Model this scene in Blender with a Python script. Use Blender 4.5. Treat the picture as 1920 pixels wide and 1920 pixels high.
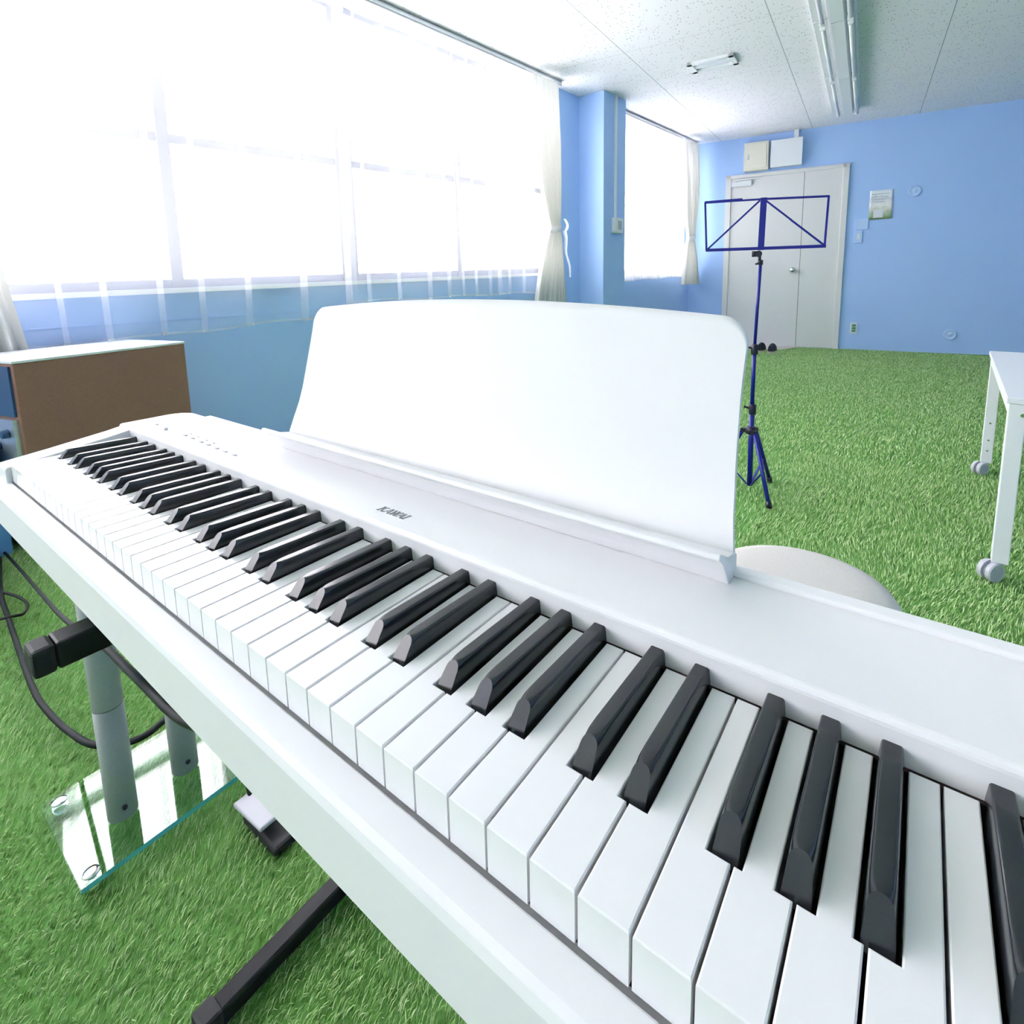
import bpy, bmesh, math, random
import numpy as np
from mathutils import Vector, Matrix
random.seed(7); RNG = np.random.default_rng(11)
for o in list(bpy.data.objects): bpy.data.objects.remove(o)
SC = bpy.context.scene
COL = SC.collection

# ------------------------------------------------------------ camera
def cam_axes(yaw, pitch, roll):
    f = Vector((math.sin(yaw)*math.cos(pitch), math.cos(yaw)*math.cos(pitch), -math.sin(pitch)))
    r = Vector((math.cos(yaw), -math.sin(yaw), 0)); u = r.cross(f)
    c, s = math.cos(roll), math.sin(roll)
    return c*r + s*u, -s*r + c*u, f
KZ = 0.70                                  # height of the white key tops above the floor
cr, cu, cf = cam_axes(-.6485, .1446, -.0208)
cam = bpy.data.cameras.new('camera'); camo = bpy.data.objects.new('camera', cam); COL.objects.link(camo)
M = Matrix((cr, cu, -cf)).transposed().to_4x4()
M.translation = Vector((1.01051, -.15898, .24276 + KZ)); camo.matrix_world = M
cam.sensor_fit = 'HORIZONTAL'; cam.sensor_width = 36; cam.lens = 1017.05/1920*36
cam.shift_y = -(960-673.73)/1920; cam.clip_start = .02; cam.clip_end = 500
SC.camera = camo
# ------------------------------------------------------------ world, exposure
W = bpy.data.worlds.new('sky'); SC.world = W; W.use_nodes = True
bg = W.node_tree.nodes['Background']
bg.inputs[0].default_value = (1.0, .95, 1.0, 1); bg.inputs[1].default_value = 2.0     # bright hazy overcast sky
VS = SC.view_settings; VS.view_transform = 'Standard'; VS.look = 'None'; VS.gamma = 1; VS.use_curve_mapping = False
VS.exposure = 2.66
SC.cycles.max_bounces = 10; SC.cycles.diffuse_bounces = 6; SC.cycles.transparent_max_bounces = 24
SC.cycles.sample_clamp_indirect = 6
SC.cycles.use_denoising = True

# ------------------------------------------------------------ materials
def srgb(r, g, b):
    f = lambda c: (c/255/12.92) if c/255 <= .04045 else ((c/255+.055)/1.055)**2.4
    return (f(r), f(g), f(b), 1)
def mat(name, col, rough=.5, metal=0, var=.04, vscale=30, bump=0, bscale=200, spec=.5, coat=0):
    m = bpy.data.materials.new(name); m.use_nodes = True; nt = m.node_tree; N = nt.nodes; L = nt.links
    p = N['Principled BSDF']; p.inputs['Roughness'].default_value = rough; p.inputs['Metallic'].default_value = metal
    p.inputs['Specular IOR Level'].default_value = spec; p.inputs['Coat Weight'].default_value = coat
    tc = N.new('ShaderNodeTexCoord'); nz = N.new('ShaderNodeTexNoise'); nz.inputs['Scale'].default_value = vscale
    L.new(tc.outputs['Object'], nz.inputs['Vector'])
    mx = N.new('ShaderNodeMix'); mx.data_type = 'RGBA'
    mx.inputs[6].default_value = tuple(c*(1-var) for c in col[:3])+(1,); mx.inputs[7].default_value = tuple(min(1, c*(1+var)) for c in col[:3])+(1,)
    L.new(nz.outputs['Fac'], mx.inputs[0]); L.new(mx.outputs[2], p.inputs['Base Color'])
    if bump:
        n2 = N.new('ShaderNodeTexNoise'); n2.inputs['Scale'].default_value = bscale; L.new(tc.outputs['Object'], n2.inputs['Vector'])
        b = N.new('ShaderNodeBump'); b.inputs['Strength'].default_value = bump; b.inputs['Distance'].default_value = .002
        L.new(n2.outputs['Fac'], b.inputs['Height']); L.new(b.outputs['Normal'], p.inputs['Normal'])
    return m
MT = {}
MT['blue'] = mat('blue_wall_paint', srgb(176, 207, 255), .75, var=.03, vscale=2, bump=.15, bscale=120, spec=.3)
MT['piano'] = mat('white_piano_satin', (.82, .81, .82, 1), .42, var=.01, bump=.03, bscale=900, spec=.4)
MT['key'] = mat('white_key_plastic', (.84, .83, .84, 1), .22, var=.005)
MT['black'] = mat('black_key_plastic', (.010, .013, .018, 1), .22, var=.2, vscale=400, spec=.7)
MT['felt'] = mat('dark_felt', (.03, .015, .015, 1), .9, var=.2)
MT['button'] = mat('grey_button', (.5, .51, .53, 1), .4)
MT['logo'] = mat('grey_lettering', (.28, .29, .31, 1), .4)
MT['rubber'] = mat('black_rubber', (.006, .007, .010, 1), .6, var=.2, vscale=300, bump=.1)
MT['blacksteel'] = mat('black_steel', (.007, .008, .011, 1), .45, var=.2, spec=.3)
MT['pillar'] = mat('silver_grey_paint', (.33, .36, .355, 1), .5, var=.12, vscale=300)
MT['chrome'] = mat('chrome', (.85, .87, .88, 1), .12, metal=1)
MT['wood'] = mat('brown_cabinet_vinyl', srgb(150, 108, 92), .6, var=.2, vscale=160, bump=.2, bscale=300)
MT['whitelam'] = mat('white_laminate', (.83, .84, .86, 1), .35, var=.01)
MT['grille'] = mat('dark_blue_grille', srgb(52, 84, 122), .6, var=.25, vscale=250)
MT['metal'] = mat('brushed_metal', (.62, .65, .7, 1), .35, metal=.7, var=.2, vscale=120)
MT['stool'] = mat('beige_weave', srgb(205, 201, 196), .9, var=.08, vscale=260, bump=.5, bscale=600)
MT['standblue'] = mat('blue_enamel', srgb(18, 24, 132), .35, var=.1)
MT['blackplast'] = mat('black_plastic', (.015, .015, .03, 1), .4)
MT['tablewhite'] = mat('table_white', (.80, .82, .85, 1), .4, var=.01)
MT['caster'] = mat('grey_caster', (.50, .51, .56, 1), .4)
MT['door'] = mat('door_warm_grey', srgb(226, 225, 222), .5, var=.02, bump=.05)
MT['doorgap'] = mat('door_gap', (.12, .12, .12, 1), .8)
MT['box'] = mat('cream_box', srgb(228, 224, 208), .5, var=.02)
MT['plaswhite'] = mat('white_plastic', (.80, .82, .84, 1), .4, var=.01)
MT['bluecap'] = mat('blue_painted_cap', srgb(190, 216, 255), .6, var=.03)
MT['alu'] = mat('window_aluminium', (.44, .44, .46, 1), .4, var=.02)
MT['rail'] = mat('rail_aluminium', (.70, .68, .72, 1), .35, metal=.3)
MT['cable'] = mat('black_cable', (.006, .009, .010, 1), .6, var=.1, spec=.3)
MT['pedal'] = mat('grey_pedal', (.42, .42, .47, 1), .4)
MT['shoe'] = mat('dark_shoe', (.02, .022, .035, 1), .7, var=.2)
MT['sole'] = mat('beige_sole', srgb(190, 180, 165), .7)
MT['tile'] = mat('beige_entry_tile', srgb(205, 200, 188), .6, var=.08, vscale=12)
MT['fixture'] = mat('fixture_white_enamel', (.80, .82, .84, 1), .35, var=.01)
MT['tube'] = mat('fluorescent_glass', (.86, .87, .87, 1), .25, var=.01)
MT['green'] = mat('green_insert', srgb(70, 150, 120), .5)
MT['bld'] = mat('pale_concrete', (.92, .92, .92, 1), .8, var=.02, vscale=.5)
MT['bldgrey'] = mat('grey_concrete', (.84, .85, .88, 1), .8, var=.03, vscale=.5)
MT['bldwin'] = mat('far_window', (.55, .57, .60, 1), .4)
MT['outground'] = mat('pale_ground', (.9, .9, .9, 1), .9, var=.03, vscale=.2)
MT['boxblue'] = mat('box_blue_paint', srgb(96, 146, 196), .6, var=.05)
MT['wire'] = mat('wire_grey', (.42, .43, .46, 1), .6)

def cloth(name, col, transp, transl):
    m = bpy.data.materials.new(name); m.use_nodes = True; nt = m.node_tree; N = nt.nodes; L = nt.links
    for n in list(N): N.remove(n)
    out = N.new('ShaderNodeOutputMaterial')
    d = N.new('ShaderNodeBsdfDiffuse'); d.inputs[0].default_value = col
    t = N.new('ShaderNodeBsdfTranslucent'); t.inputs[0].default_value = col
    m1 = N.new('ShaderNodeMixShader'); m1.inputs[0].default_value = transl
    L.new(d.outputs[0], m1.inputs[1]); L.new(t.outputs[0], m1.inputs[2])
    tr = N.new('ShaderNodeBsdfTransparent'); m2 = N.new('ShaderNodeMixShader')
    tc = N.new('ShaderNodeTexCoord'); nz = N.new('ShaderNodeTexNoise'); nz.inputs['Scale'].default_value = 900
    L.new(tc.outputs['Object'], nz.inputs['Vector'])
    mr = N.new('ShaderNodeMapRange'); mr.inputs[3].default_value = transp-.06; mr.inputs[4].default_value = transp+.06
    L.new(nz.outputs['Fac'], mr.inputs[0]); L.new(mr.outputs[0], m2.inputs[0])
    L.new(m1.outputs[0], m2.inputs[1]); L.new(tr.outputs[0], m2.inputs[2]); L.new(m2.outputs[0], out.inputs[0])
    return m
MT['sheer'] = cloth('sheer_voile', (.92, .90, .96, 1), .852, .45)
MT['sheerdense'] = cloth('dense_voile', (.93, .92, .94, 1), .38, .6)
MT['sheerhem'] = cloth('sheer_hem', (.90, .91, .93, 1), .5, .5)
MT['drape'] = cloth('cream_voile_drape', (.74, .735, .70, 1), .02, .16)
MT['organza'] = cloth('organza_tie', (.88, .89, .92, 1), .35, .5)

def glassmat(name, tint, gl):
    m = bpy.data.materials.new(name); m.use_nodes = True; nt = m.node_tree; N = nt.nodes; L = nt.links
    for n in list(N): N.remove(n)
    out = N.new('ShaderNodeOutputMaterial'); tr = N.new('ShaderNodeBsdfTransparent'); tr.inputs[0].default_value = tint
    g = N.new('ShaderNodeBsdfGlossy'); g.inputs['Roughness'].default_value = .02
    lw = N.new('ShaderNodeLayerWeight'); lw.inputs[0].default_value = .5
    pw = N.new('ShaderNodeMath'); pw.operation = 'POWER'; pw.inputs[1].default_value = 4; L.new(lw.outputs['Facing'], pw.inputs[0])
    fr = N.new('ShaderNodeMath'); fr.operation = 'MULTIPLY_ADD'; fr.inputs[1].default_value = .9; fr.inputs[2].default_value = gl; fr.use_clamp = True; L.new(pw.outputs[0], fr.inputs[0])
    mx = N.new('ShaderNodeMixShader'); L.new(fr.outputs[0], mx.inputs[0]); L.new(tr.outputs[0], mx.inputs[1]); L.new(g.outputs[0], mx.inputs[2])
    L.new(mx.outputs[0], out.inputs[0]); return m
MT['pane'] = glassmat('window_glass', (.97, .98, .98, 1), .03)
MT['plate'] = glassmat('plate_glass', (.90, .97, .95, 1), .065)
MT['plateedge'] = mat('glass_edge_teal', srgb(95, 190, 195), .2, var=.1)

def ceiling_mat():
    m = mat('rockwool_ceiling', (.88, .86, .90, 1), .9, var=.02, vscale=3); nt = m.node_tree; N = nt.nodes; L = nt.links
    p = N['Principled BSDF']; tc = N.new('ShaderNodeTexCoord')
    mp = N.new('ShaderNodeMapping'); mp.inputs['Scale'].default_value = (62, 30, 1); L.new(tc.outputs['Object'], mp.inputs['Vector'])
    wn = N.new('ShaderNodeTexNoise'); wn.inputs['Scale'].default_value = 25; L.new(tc.outputs['Object'], wn.inputs['Vector'])
    ad = N.new('ShaderNodeMixRGB'); ad.inputs[0].default_value = .5; ad.blend_type = 'ADD'
    L.new(mp.outputs[0], ad.inputs[1]); L.new(wn.outputs['Color'], ad.inputs[2])
    v = N.new('ShaderNodeTexVoronoi'); v.inputs['Scale'].default_value = 1; L.new(ad.outputs[0], v.inputs['Vector'])
    rp = N.new('ShaderNodeMapRange'); rp.inputs[1].default_value = .16; rp.inputs[2].default_value = .26; L.new(v.outputs['Distance'], rp.inputs[0])
    # keep only part of the pits
    gt = N.new('ShaderNodeMath'); gt.operation = 'GREATER_THAN'; gt.inputs[1].default_value = .52
    sp = N.new('ShaderNodeSeparateColor'); L.new(v.outputs['Color'], sp.inputs[0]); L.new(sp.outputs[0], gt.inputs[0])
    mxx = N.new('ShaderNodeMath'); mxx.operation = 'MAXIMUM'; L.new(rp.outputs[0], mxx.inputs[0]); L.new(gt.outputs[0], mxx.inputs[1])
    # board joints
    def seam(axis, period, off, w):
        sx = N.new('ShaderNodeSeparateXYZ'); L.new(tc.outputs['Object'], sx.inputs[0])
        a = N.new('ShaderNodeMath'); a.operation = 'ADD'; a.inputs[1].default_value = off; L.new(sx.outputs[axis], a.inputs[0])
        mo = N.new('ShaderNodeMath'); mo.operation = 'PINGPONG'; mo.inputs[1].default_value = period/2; L.new(a.outputs[0], mo.inputs[0])
        g = N.new('ShaderNodeMath'); g.operation = 'GREATER_THAN'; g.inputs[1].default_value = w; L.new(mo.outputs[0], g.inputs[0]); return g
    s1 = seam(0, 1.06, -.33+1.06*6, .003); s2 = seam(1, 1.02, -4.16+1.02*12, .0012)
    mu = N.new('ShaderNodeMath'); mu.operation = 'MINIMUM'; L.new(s1.outputs[0], mu.inputs[0]); L.new(s2.outputs[0], mu.inputs[1])
    old = p.inputs['Base Color'].links[0].from_socket
    d1 = N.new('ShaderNodeMix'); d1.data_type = 'RGBA'; d1.inputs[6].default_value = srgb(150, 160, 165); L.new(mxx.outputs[0], d1.inputs[0]); L.new(old, d1.inputs[7])
    d2 = N.new('ShaderNodeMix'); d2.data_type = 'RGBA'; d2.inputs[6].default_value = srgb(165, 172, 176); L.new(mu.outputs[0], d2.inputs[0]); L.new(d1.outputs[2], d2.inputs[7])
    L.new(d2.outputs[2], p.inputs['Base Color'])
    return m
MT['ceiling'] = ceiling_mat()

def grass_mats():
    m = bpy.data.materials.new('turf_blades'); m.use_nodes = True; nt = m.node_tree; N = nt.nodes; L = nt.links
    p = N['Principled BSDF']; p.inputs['Roughness'].default_value = .5; p.inputs['Specular IOR Level'].default_value = .3
    g = N.new('ShaderNodeNewGeometry'); r = N.new('ShaderNodeValToRGB'); L.new(g.outputs['Random Per Island'], r.inputs[0])
    e = r.color_ramp.elements; e[0].color = srgb(98, 150, 72); e[1].color = srgb(208, 226, 174)
    q = r.color_ramp.elements.new(.5); q.color = srgb(146, 188, 106)
    L.new(r.outputs[0], p.inputs['Base Color'])
    b = mat('turf_backing', srgb(92, 142, 66), .9, var=.3, vscale=90, bump=.6, bscale=150)
    return m, b
MT['blade'], MT['turf'] = grass_mats()

# ------------------------------------------------------------ mesh helpers
class MB:
    def __init__(s): s.v = []; s.f = []; s.smooth = []
    def add(s, vs, fs, sm=False):
        b = len(s.v); s.v += [tuple(v) for v in vs]; s.f += [tuple(b+i for i in f) for f in fs]; s.smooth += [sm]*len(fs); return s
    def box(s, lo, hi, fr=None, bev=0):
        x0, y0, z0 = lo; x1, y1, z1 = hi
        if bev:
            bm = bmesh.new(); bmesh.ops.create_cube(bm, size=1)
            for v in bm.verts: v.co = Vector(((x0+x1)/2+v.co.x*(x1-x0), (y0+y1)/2+v.co.y*(y1-y0), (z0+z1)/2+v.co.z*(z1-z0)))
            bmesh.ops.bevel(bm, geom=list(bm.edges), offset=bev, segments=2, affect='EDGES', profile=.5)
            bm.verts.index_update(); vs = [v.co.copy() for v in bm.verts]; fs = [[v.index for v in f.verts] for f in bm.faces]; bm.free()
        else:
            vs = [(x0,y0,z0),(x1,y0,z0),(x1,y1,z0),(x0,y1,z0),(x0,y0,z1),(x1,y0,z1),(x1,y1,z1),(x0,y1,z1)]
            fs = [(0,3,2,1),(4,5,6,7),(0,1,5,4),(1,2,6,5),(2,3,7,6),(3,0,4,7)]
        if fr: vs = [fr(*v) for v in vs]
        return s.add(vs, fs)
    def prism(s, poly, a, b, fn):
        """poly of 2-D points extruded between a and b; fn(p0, p1, t) -> xyz"""
        n = len(poly); vs = [fn(p[0], p[1], a) for p in poly]+[fn(p[0], p[1], b) for p in poly]
        fs = [tuple(range(n-1, -1, -1)), tuple(range(n, 2*n))]+[(i, (i+1) % n, n+(i+1) % n, n+i) for i in range(n)]
        return s.add(vs, fs)
    def tube(s, pts, r, n=10, caps=True):
        pts = [Vector(p) for p in pts]; rs = r if isinstance(r, (list, tuple)) else [r]*len(pts)
        up = None; rings = []
        for i, p in enumerate(pts):
            t = (pts[min(i+1, len(pts)-1)]-pts[max(i-1, 0)]).normalized()
            if up is None: up = Vector((0,0,1)) if abs(t.z) < .9 else Vector((1,0,0))
            a = t.cross(up).normalized(); up = a.cross(t).normalized()
            rings.append([p+(a*math.cos(2*math.pi*k/n)+up*math.sin(2*math.pi*k/n))*rs[i] for k in range(n)])
        vs = [v for q in rings for v in q]; b = len(s.v); fs = []
        for i in range(len(pts)-1):
            for k in range(n): fs.append((i*n+k, i*n+(k+1) % n, (i+1)*n+(k+1) % n, (i+1)*n+k))
        s.add(vs, fs, True)
        if caps: s.add(rings[0], [tuple(range(n))[::-1]]); s.add(rings[-1], [tuple(range(n))])
        return s
    def bar(s, p, q, w, h, up=(0,0,1)):
        p = Vector(p); q = Vector(q); t = (q-p).normalized(); a = t.cross(Vector(up)).normalized(); u = a.cross(t)
        vs = [c+a*(i*w/2)+u*(j*h/2) for c in (p, q) for i, j in ((-1,-1),(1,-1),(1,1),(-1,1))]
        return s.add(vs, [(0,1,2,3)[::-1],(4,5,6,7),(0,1,5,4),(1,2,6,5),(2,3,7,6),(3,0,4,7)])
    def lathe(s, c, prof, n=32, ax=None, sm=True):
        c = Vector(c); z = Vector(ax).normalized() if ax else Vector((0,0,1))
        x = z.orthogonal().normalized(); y = z.cross(x)
        vs = [c+z*h+(x*math.cos(2*math.pi*k/n)+y*math.sin(2*math.pi*k/n))*r for r, h in prof for k in range(n)]
        fs = [(i*n+k, i*n+(k+1) % n, (i+1)*n+(k+1) % n, (i+1)*n+k) for i in range(len(prof)-1) for k in range(n)]
        m = len(prof); fs.append(tuple(range(n))[::-1]); fs.append(tuple((m-1)*n+k for k in range(n)))
        s.add(vs, fs, False); 
        if sm:
            for i in range(len(s.smooth)-len(fs), len(s.smooth)-2): s.smooth[i] = True
        return s
    def grid(s, P, sm=True):
        nr, nc = len(P), len(P[0]); vs = [p for r in P for p in r]
        return s.add(vs, [(i*nc+j, i*nc+j+1, (i+1)*nc+j+1, (i+1)*nc+j) for i in range(nr-1) for j in range(nc-1)], sm)
    def build(s, name, m, parent=None, bevel=0, angle=None):
        off = Vector((0,0,0)); q = parent
        while q: off += Vector(q.location); q = q.parent
        me = bpy.data.meshes.new(name); me.from_pydata([tuple(Vector(v)-off) for v in s.v], [], s.f)
        me.polygons.foreach_set('use_smooth', s.smooth); me.update()
        bm = bmesh.new(); bm.from_mesh(me)
        bmesh.ops.remove_doubles(bm, verts=bm.verts, dist=1e-6)
        bmesh.ops.recalc_face_normals(bm, faces=bm.faces); bm.to_mesh(me); bm.free()
        me.materials.append(MT[m] if isinstance(m, str) else m)
        o = bpy.data.objects.new(name, me); COL.objects.link(o)
        if parent: o.parent = parent
        if bevel:
            md = o.modifiers.new('bevel', 'BEVEL'); md.width = bevel; md.segments = 2; md.limit_method = 'ANGLE'; md.angle_limit = math.radians(40)
        return o
def tag(o, label, cat, group=None, kind=None):
    if label: o['label'] = label
    if cat: o['category'] = cat
    if group: o['group'] = group
    if kind: o['kind'] = kind
    return o
def thing(name, label, cat, loc, group=None, kind=None):
    o = bpy.data.objects.new(name, None); o.location = loc; o.empty_display_size = .05; COL.objects.link(o)
    return tag(o, label, cat, group, kind)
def copy_tree(o, parent=None):
    c = o.copy(); COL.objects.link(c); c.parent = parent
    for ch in list(o.children): copy_tree(ch, c)
    return c
def smoothpath(pts, n=12):
    P = [Vector(p) for p in pts]; P = [P[0]*2-P[1]]+P+[P[-1]*2-P[-2]]; out = []
    for i in range(1, len(P)-2):
        for k in range(n):
            t = k/n; a, b, c, d = P[i-1:i+3]
            out.append(.5*((2*b)+(c-a)*t+(2*a-5*b+4*c-d)*t*t+(3*b-a-3*c+d)*t**3))
    return out+[P[-2]]

# ------------------------------------------------------------ room frames
CEIL = 2.715
WY = .065; WD = -2.14                       # window wall: direction and offset
wd = Vector((math.sin(WY), math.cos(WY), 0)); wn = Vector((math.cos(WY), -math.sin(WY), 0))
def WW(s, d, z): return wn*d+wd*s+Vector((0,0,z))
FYW = .113; FD = 7.66
fd = Vector((math.cos(FYW), math.sin(FYW), 0)); fn = Vector((-math.sin(FYW), math.cos(FYW), 0))
def FW(t, d, z): return fd*t+fn*(FD-d)+Vector((0,0,z))   # d = distance into the room
cd = Vector((math.sin(-.072), math.cos(-.072), 0)); cn = Vector((cd.y, -cd.x, 0))
def CE(a, s, z): return cn*a+cd*s+Vector((0,0,z))
def tz(s): return .022*(s-.5)

# ------------------------------------------------------------ setting
def room_poly():
    a = lambda s_: (WW(s_, WD-.15, 0).x, WW(s_, WD-.15, 0).y); f = lambda t_: (FW(t_, -.14, 0).x, FW(t_, -.14, 0).y)
    return [a(-5.6), a(7.75), f(-.7), f(5.4), (4.55, -5.65), (WW(-5.6, WD-.15, 0).x, -5.65)]
b = MB(); b.prism(room_poly(), -.05, 0, lambda x, y, z: (x, y, z)); floor = tag(b.build('floor', 'turf'), None, None, kind='structure')
_c, _s = math.cos(-.072), math.sin(-.072)
b = MB(); b.prism([(x*_c-y*_s, x*_s+y*_c) for x, y in room_poly()], 0, .15, lambda x, y, z: (x, y, z)); ce = b.build('ceiling', 'ceiling'); ce.location = (0, 0, CEIL); ce.rotation_euler = (0, 0, .072)
tag(ce, None, None, kind='structure')
# window wall with two openings
b = MB(); T = -.16
W1 = (-5.2, 4.28); W2 = (5.25, 7.22); SILL1 = .93; HEAD = 2.685
def wallseg(s0, s1, z0, z1, z0b=None):
    z0b = z0 if z0b is None else z0b
    b.box((s0, WD+T, z0), (s1, WD, z1), fr=lambda s, d, z: WW(s, d, z))
wallseg(-5.6, W1[0], 0, CEIL); wallseg(W1[1], W2[0], 0, CEIL); wallseg(W2[1], 7.75, 0, CEIL)
for (a, c) in (W1, W2): wallseg(a, c, HEAD, CEIL)
b.prism([(W1[0], 0), (W1[1], 0), (W1[1], SILL1+tz(W1[1])), (W1[0], SILL1+tz(W1[0]))], WD+T, WD, lambda s, z, d: WW(s, d, z))
b.prism([(W2[0], 0), (W2[1], 0), (W2[1], 1.0), (W2[0], 1.0)], WD+T, WD, lambda s, z, d: WW(s, d, z))
tag(b.build('wall_left', 'blue'), None, None, kind='structure')
b = MB(); b.box((4.65, WD-.02, 0), (5.075, -1.86, CEIL), fr=WW); tag(b.build('wall_column', 'blue', bevel=.004), None, None, kind='structure')
b = MB(); b.box((-.92, -.15, 0), (5.4, 0, CEIL), fr=FW); tag(b.build('wall_far', 'blue'), None, None, kind='structure')
b = MB(); b.box((4.4, -5.5, 0), (4.55, 8.2, CEIL)); tag(b.build('wall_right', 'blue'), None, None, kind='structure')
b = MB(); b.box((-2.5, -5.65, 0), (4.55, -5.5, CEIL)); tag(b.build('wall_back', 'plaswhite'), None, None, kind='structure')
# seam strip on the wall under the large window
b = MB(); b.prism([(-5.2, .725), (4.25, .80), (4.25, .806), (-5.2, .731)], WD, WD+.003, lambda s, z, d: WW(s, d, z))
tag(b.build('trim_1', 'blue'), None, None, kind='structure')
def window(nm, s0, s1, mull, sill, mid, tilt):
    t = (lambda s: tz(s)) if tilt else (lambda s: 0.0)
    w = thing(nm, None, None, WW(s0, WD, sill), kind='structure')
    D0, D1 = WD-.11, WD-.05
    f = MB()
    bar = lambda B, z, h, d0=D0, d1=D1, a=s0, c=s1: B.prism([(a, z+t(a)), (c, z+t(c)), (c, z+h+t(c)), (a, z+h+t(a))], d0, d1, lambda s, q, d: WW(s, d, q))
    bar(f, sill, .045); f.box((s0, D0, HEAD-.05), (s1, D1, HEAD), fr=WW); f.box((s0, D0, sill+t(s0)), (s0+.045, D1, HEAD), fr=WW); f.box((s1-.045, D0, sill), (s1, D1, HEAD), fr=WW)
    f.build('window_frame', 'alu', w)
    m = MB(); bar(m, mid, .045, D0+.01, D1-.01); m.build('mid_rail', 'alu', w)
    for (p, wdt) in mull:
        m = MB(); m.box((p-wdt/2, D0, sill+t(p)), (p+wdt/2, D1+.005, HEAD), fr=WW); m.build('mullion', 'alu', w)
    g = MB(); e = [s0]+[p for p, _ in mull]+[s1]
    for a, c in zip(e[:-1], e[1:]):
        g = MB(); g.prism([(a, sill+t(a)), (c, sill+t(c)), (c, HEAD), (a, HEAD)], D0+.03, D0+.034, lambda s, q, d: WW(s, d, q)); g.build('pane', 'pane', w)
    m = MB(); bar(m, sill-.025, .025, WD-.05, WD+.03); m.build('window_sill', 'plaswhite', w)
window('window_1', W1[0], W1[1], [(-4.2, .06), (-3.2, .12), (-2.15, .06), (-1.1, .12), (-.1, .06), (.945, .056), (1.985, .12), (3.0, .06)], .93, 1.665, True)
window('window_2', W2[0], W2[1], [(6.2, .06)], 1.0, 1.75, False)
# door in the far wall
dr = thing('door_1', None, None, FW(.35, 0, 0), kind='structure')
b = MB()
for lo, hi in (((-.335, -.03, 0), (-.27, .03, 2.25)), ((1.0, -.03, 0), (1.063, .03, 2.25)), ((-.335, -.03, 2.205), (1.063, .03, 2.25))): b.box(lo, hi, fr=FW)
b.build('door_frame', 'door', dr, bevel=.004)
b = MB(); b.box((-.27, -.02, .01), (.583, .012, 2.205), fr=FW); wl = b.build('door_leaf', 'door', dr)
b = MB(); b.box((.589, -.02, .01), (1.0, .012, 2.205), fr=FW); b.build('door_leaf', 'door', dr)
b = MB(); b.box((.583, -.02, .01), (.589, .006, 2.205), fr=FW); b.build('door_joint', 'doorgap', dr)
b = MB(); b.lathe(FW(.507, .012, 1.0), [(.036, 0), (.036, .006), (.012, .01), (.012, .03), (.027, .037), (.031, .052), (.024, .066), (.006, .07)], 20, ax=-fn); b.build('door_knob', 'chrome', wl)
b = MB(); b.box((-.265, .012, 2.10), (-.02, .05, 2.165), fr=FW, bev=.004); b.bar(FW(-.20, .06, 2.175), FW(.08, .03, 2.19), .02, .012); b.bar(FW(-.2, .04, 2.165), FW(-.2, .06, 2.18), .02, .02); b.build('door_closer', 'plaswhite', wl)
b = MB(); b.prism([(-.86, 0.0), (.62, 0.0), (.45, .34), (.05, .45), (-.2, .75), (-.9, .75)], .001, .008, lambda t, d, z: FW(t, d, z)); tag(b.build('floor_entry', 'tile'), None, None, kind='structure')

# ------------------------------------------------------------ piano
PX0, PX1 = -.045, 1.267
P = thing('digital_piano', 'white digital piano with 88 keys across the foreground, music rest raised', 'piano', (.611, .12, KZ-.08))
YZ = lambda y, z, x: (x, y, KZ+z)
# rear case with rounded back corners and softened edges
bm = bmesh.new()
def rc(cx, cy, r, a0, a1, n=8): return [(cx+r*math.cos(a0+(a1-a0)*k/n), cy+r*math.sin(a0+(a1-a0)*k/n)) for k in range(n+1)]
out = [(PX0, .1465), (PX1, .1465)]+rc(PX1-.035, .252-.035, .035, 0, math.pi/2)+rc(PX0+.035, .252-.035, .035, math.pi/2, math.pi)
vs = [bm.verts.new((x, y, KZ+.0205)) for x, y in out]; fc = bm.faces.new(vs); bm.normal_update()
if fc.normal.z < 0: fc.normal_flip()
ex = bmesh.ops.extrude_face_region(bm, geom=[fc]); 
for v in [g for g in ex['geom'] if isinstance(g, bmesh.types.BMVert)]: v.co.z = KZ-.078
bmesh.ops.recalc_face_normals(bm, faces=bm.faces)
te = [e for e in bm.edges if all(abs(v.co.z-KZ-.0205) < 1e-5 for v in e.verts)]
bmesh.ops.bevel(bm, geom=te, offset=.0045, segments=4, affect='EDGES', profile=.5)
b = MB(); bm.verts.index_update(); b.add([v.co.copy() for v in bm.verts], [[v.index for v in f.verts] for f in bm.faces]); bm.free()
case = b.build('rear_case', 'piano', P)
for x0, x1 in ((PX0, -.0012), (1.2232, PX1)):
    b = MB(); b.prism([(-.0065, -.03), (-.0065, -.006), (-.004, -.0035), (.05, .0025), (.128, .0125), (.15, .0165), (.16, -.02), (.16, -.078), (-.0065, -.078)], x0, x1, YZ)
    b.build('end_block', 'piano', P, bevel=.0015)
b = MB(); b.prism([(-.0015, -.0255), (-.0165, -.0275), (-.0200, -.0295), (-.0218, -.034), (-.0235, -.072), (-.020, -.078), (-.0015, -.078)], PX0, PX1, YZ)
b.build('key_slip', 'piano', P, bevel=.0012)
b = MB(); b.box((PX0+.002, -.001, KZ-.08), (PX1-.002, .2, KZ-.03)); b.build('bottom_case', 'piano', P)
b = MB(); b.box((0, .004, KZ-.0299), (1.222, .146, KZ-.018)); b.build('key_bed', 'felt', P)
b = MB(); b.box((0, .1434, KZ-.0178), (1.222, .1463, KZ-.0015)); b.build('felt_strip', 'felt', P)
b = MB(); b.box((.05, .2385, KZ+.0195), (1.172, .2515, KZ+.0248), bev=.002); b.build('rear_rail', 'piano', P)
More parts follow.
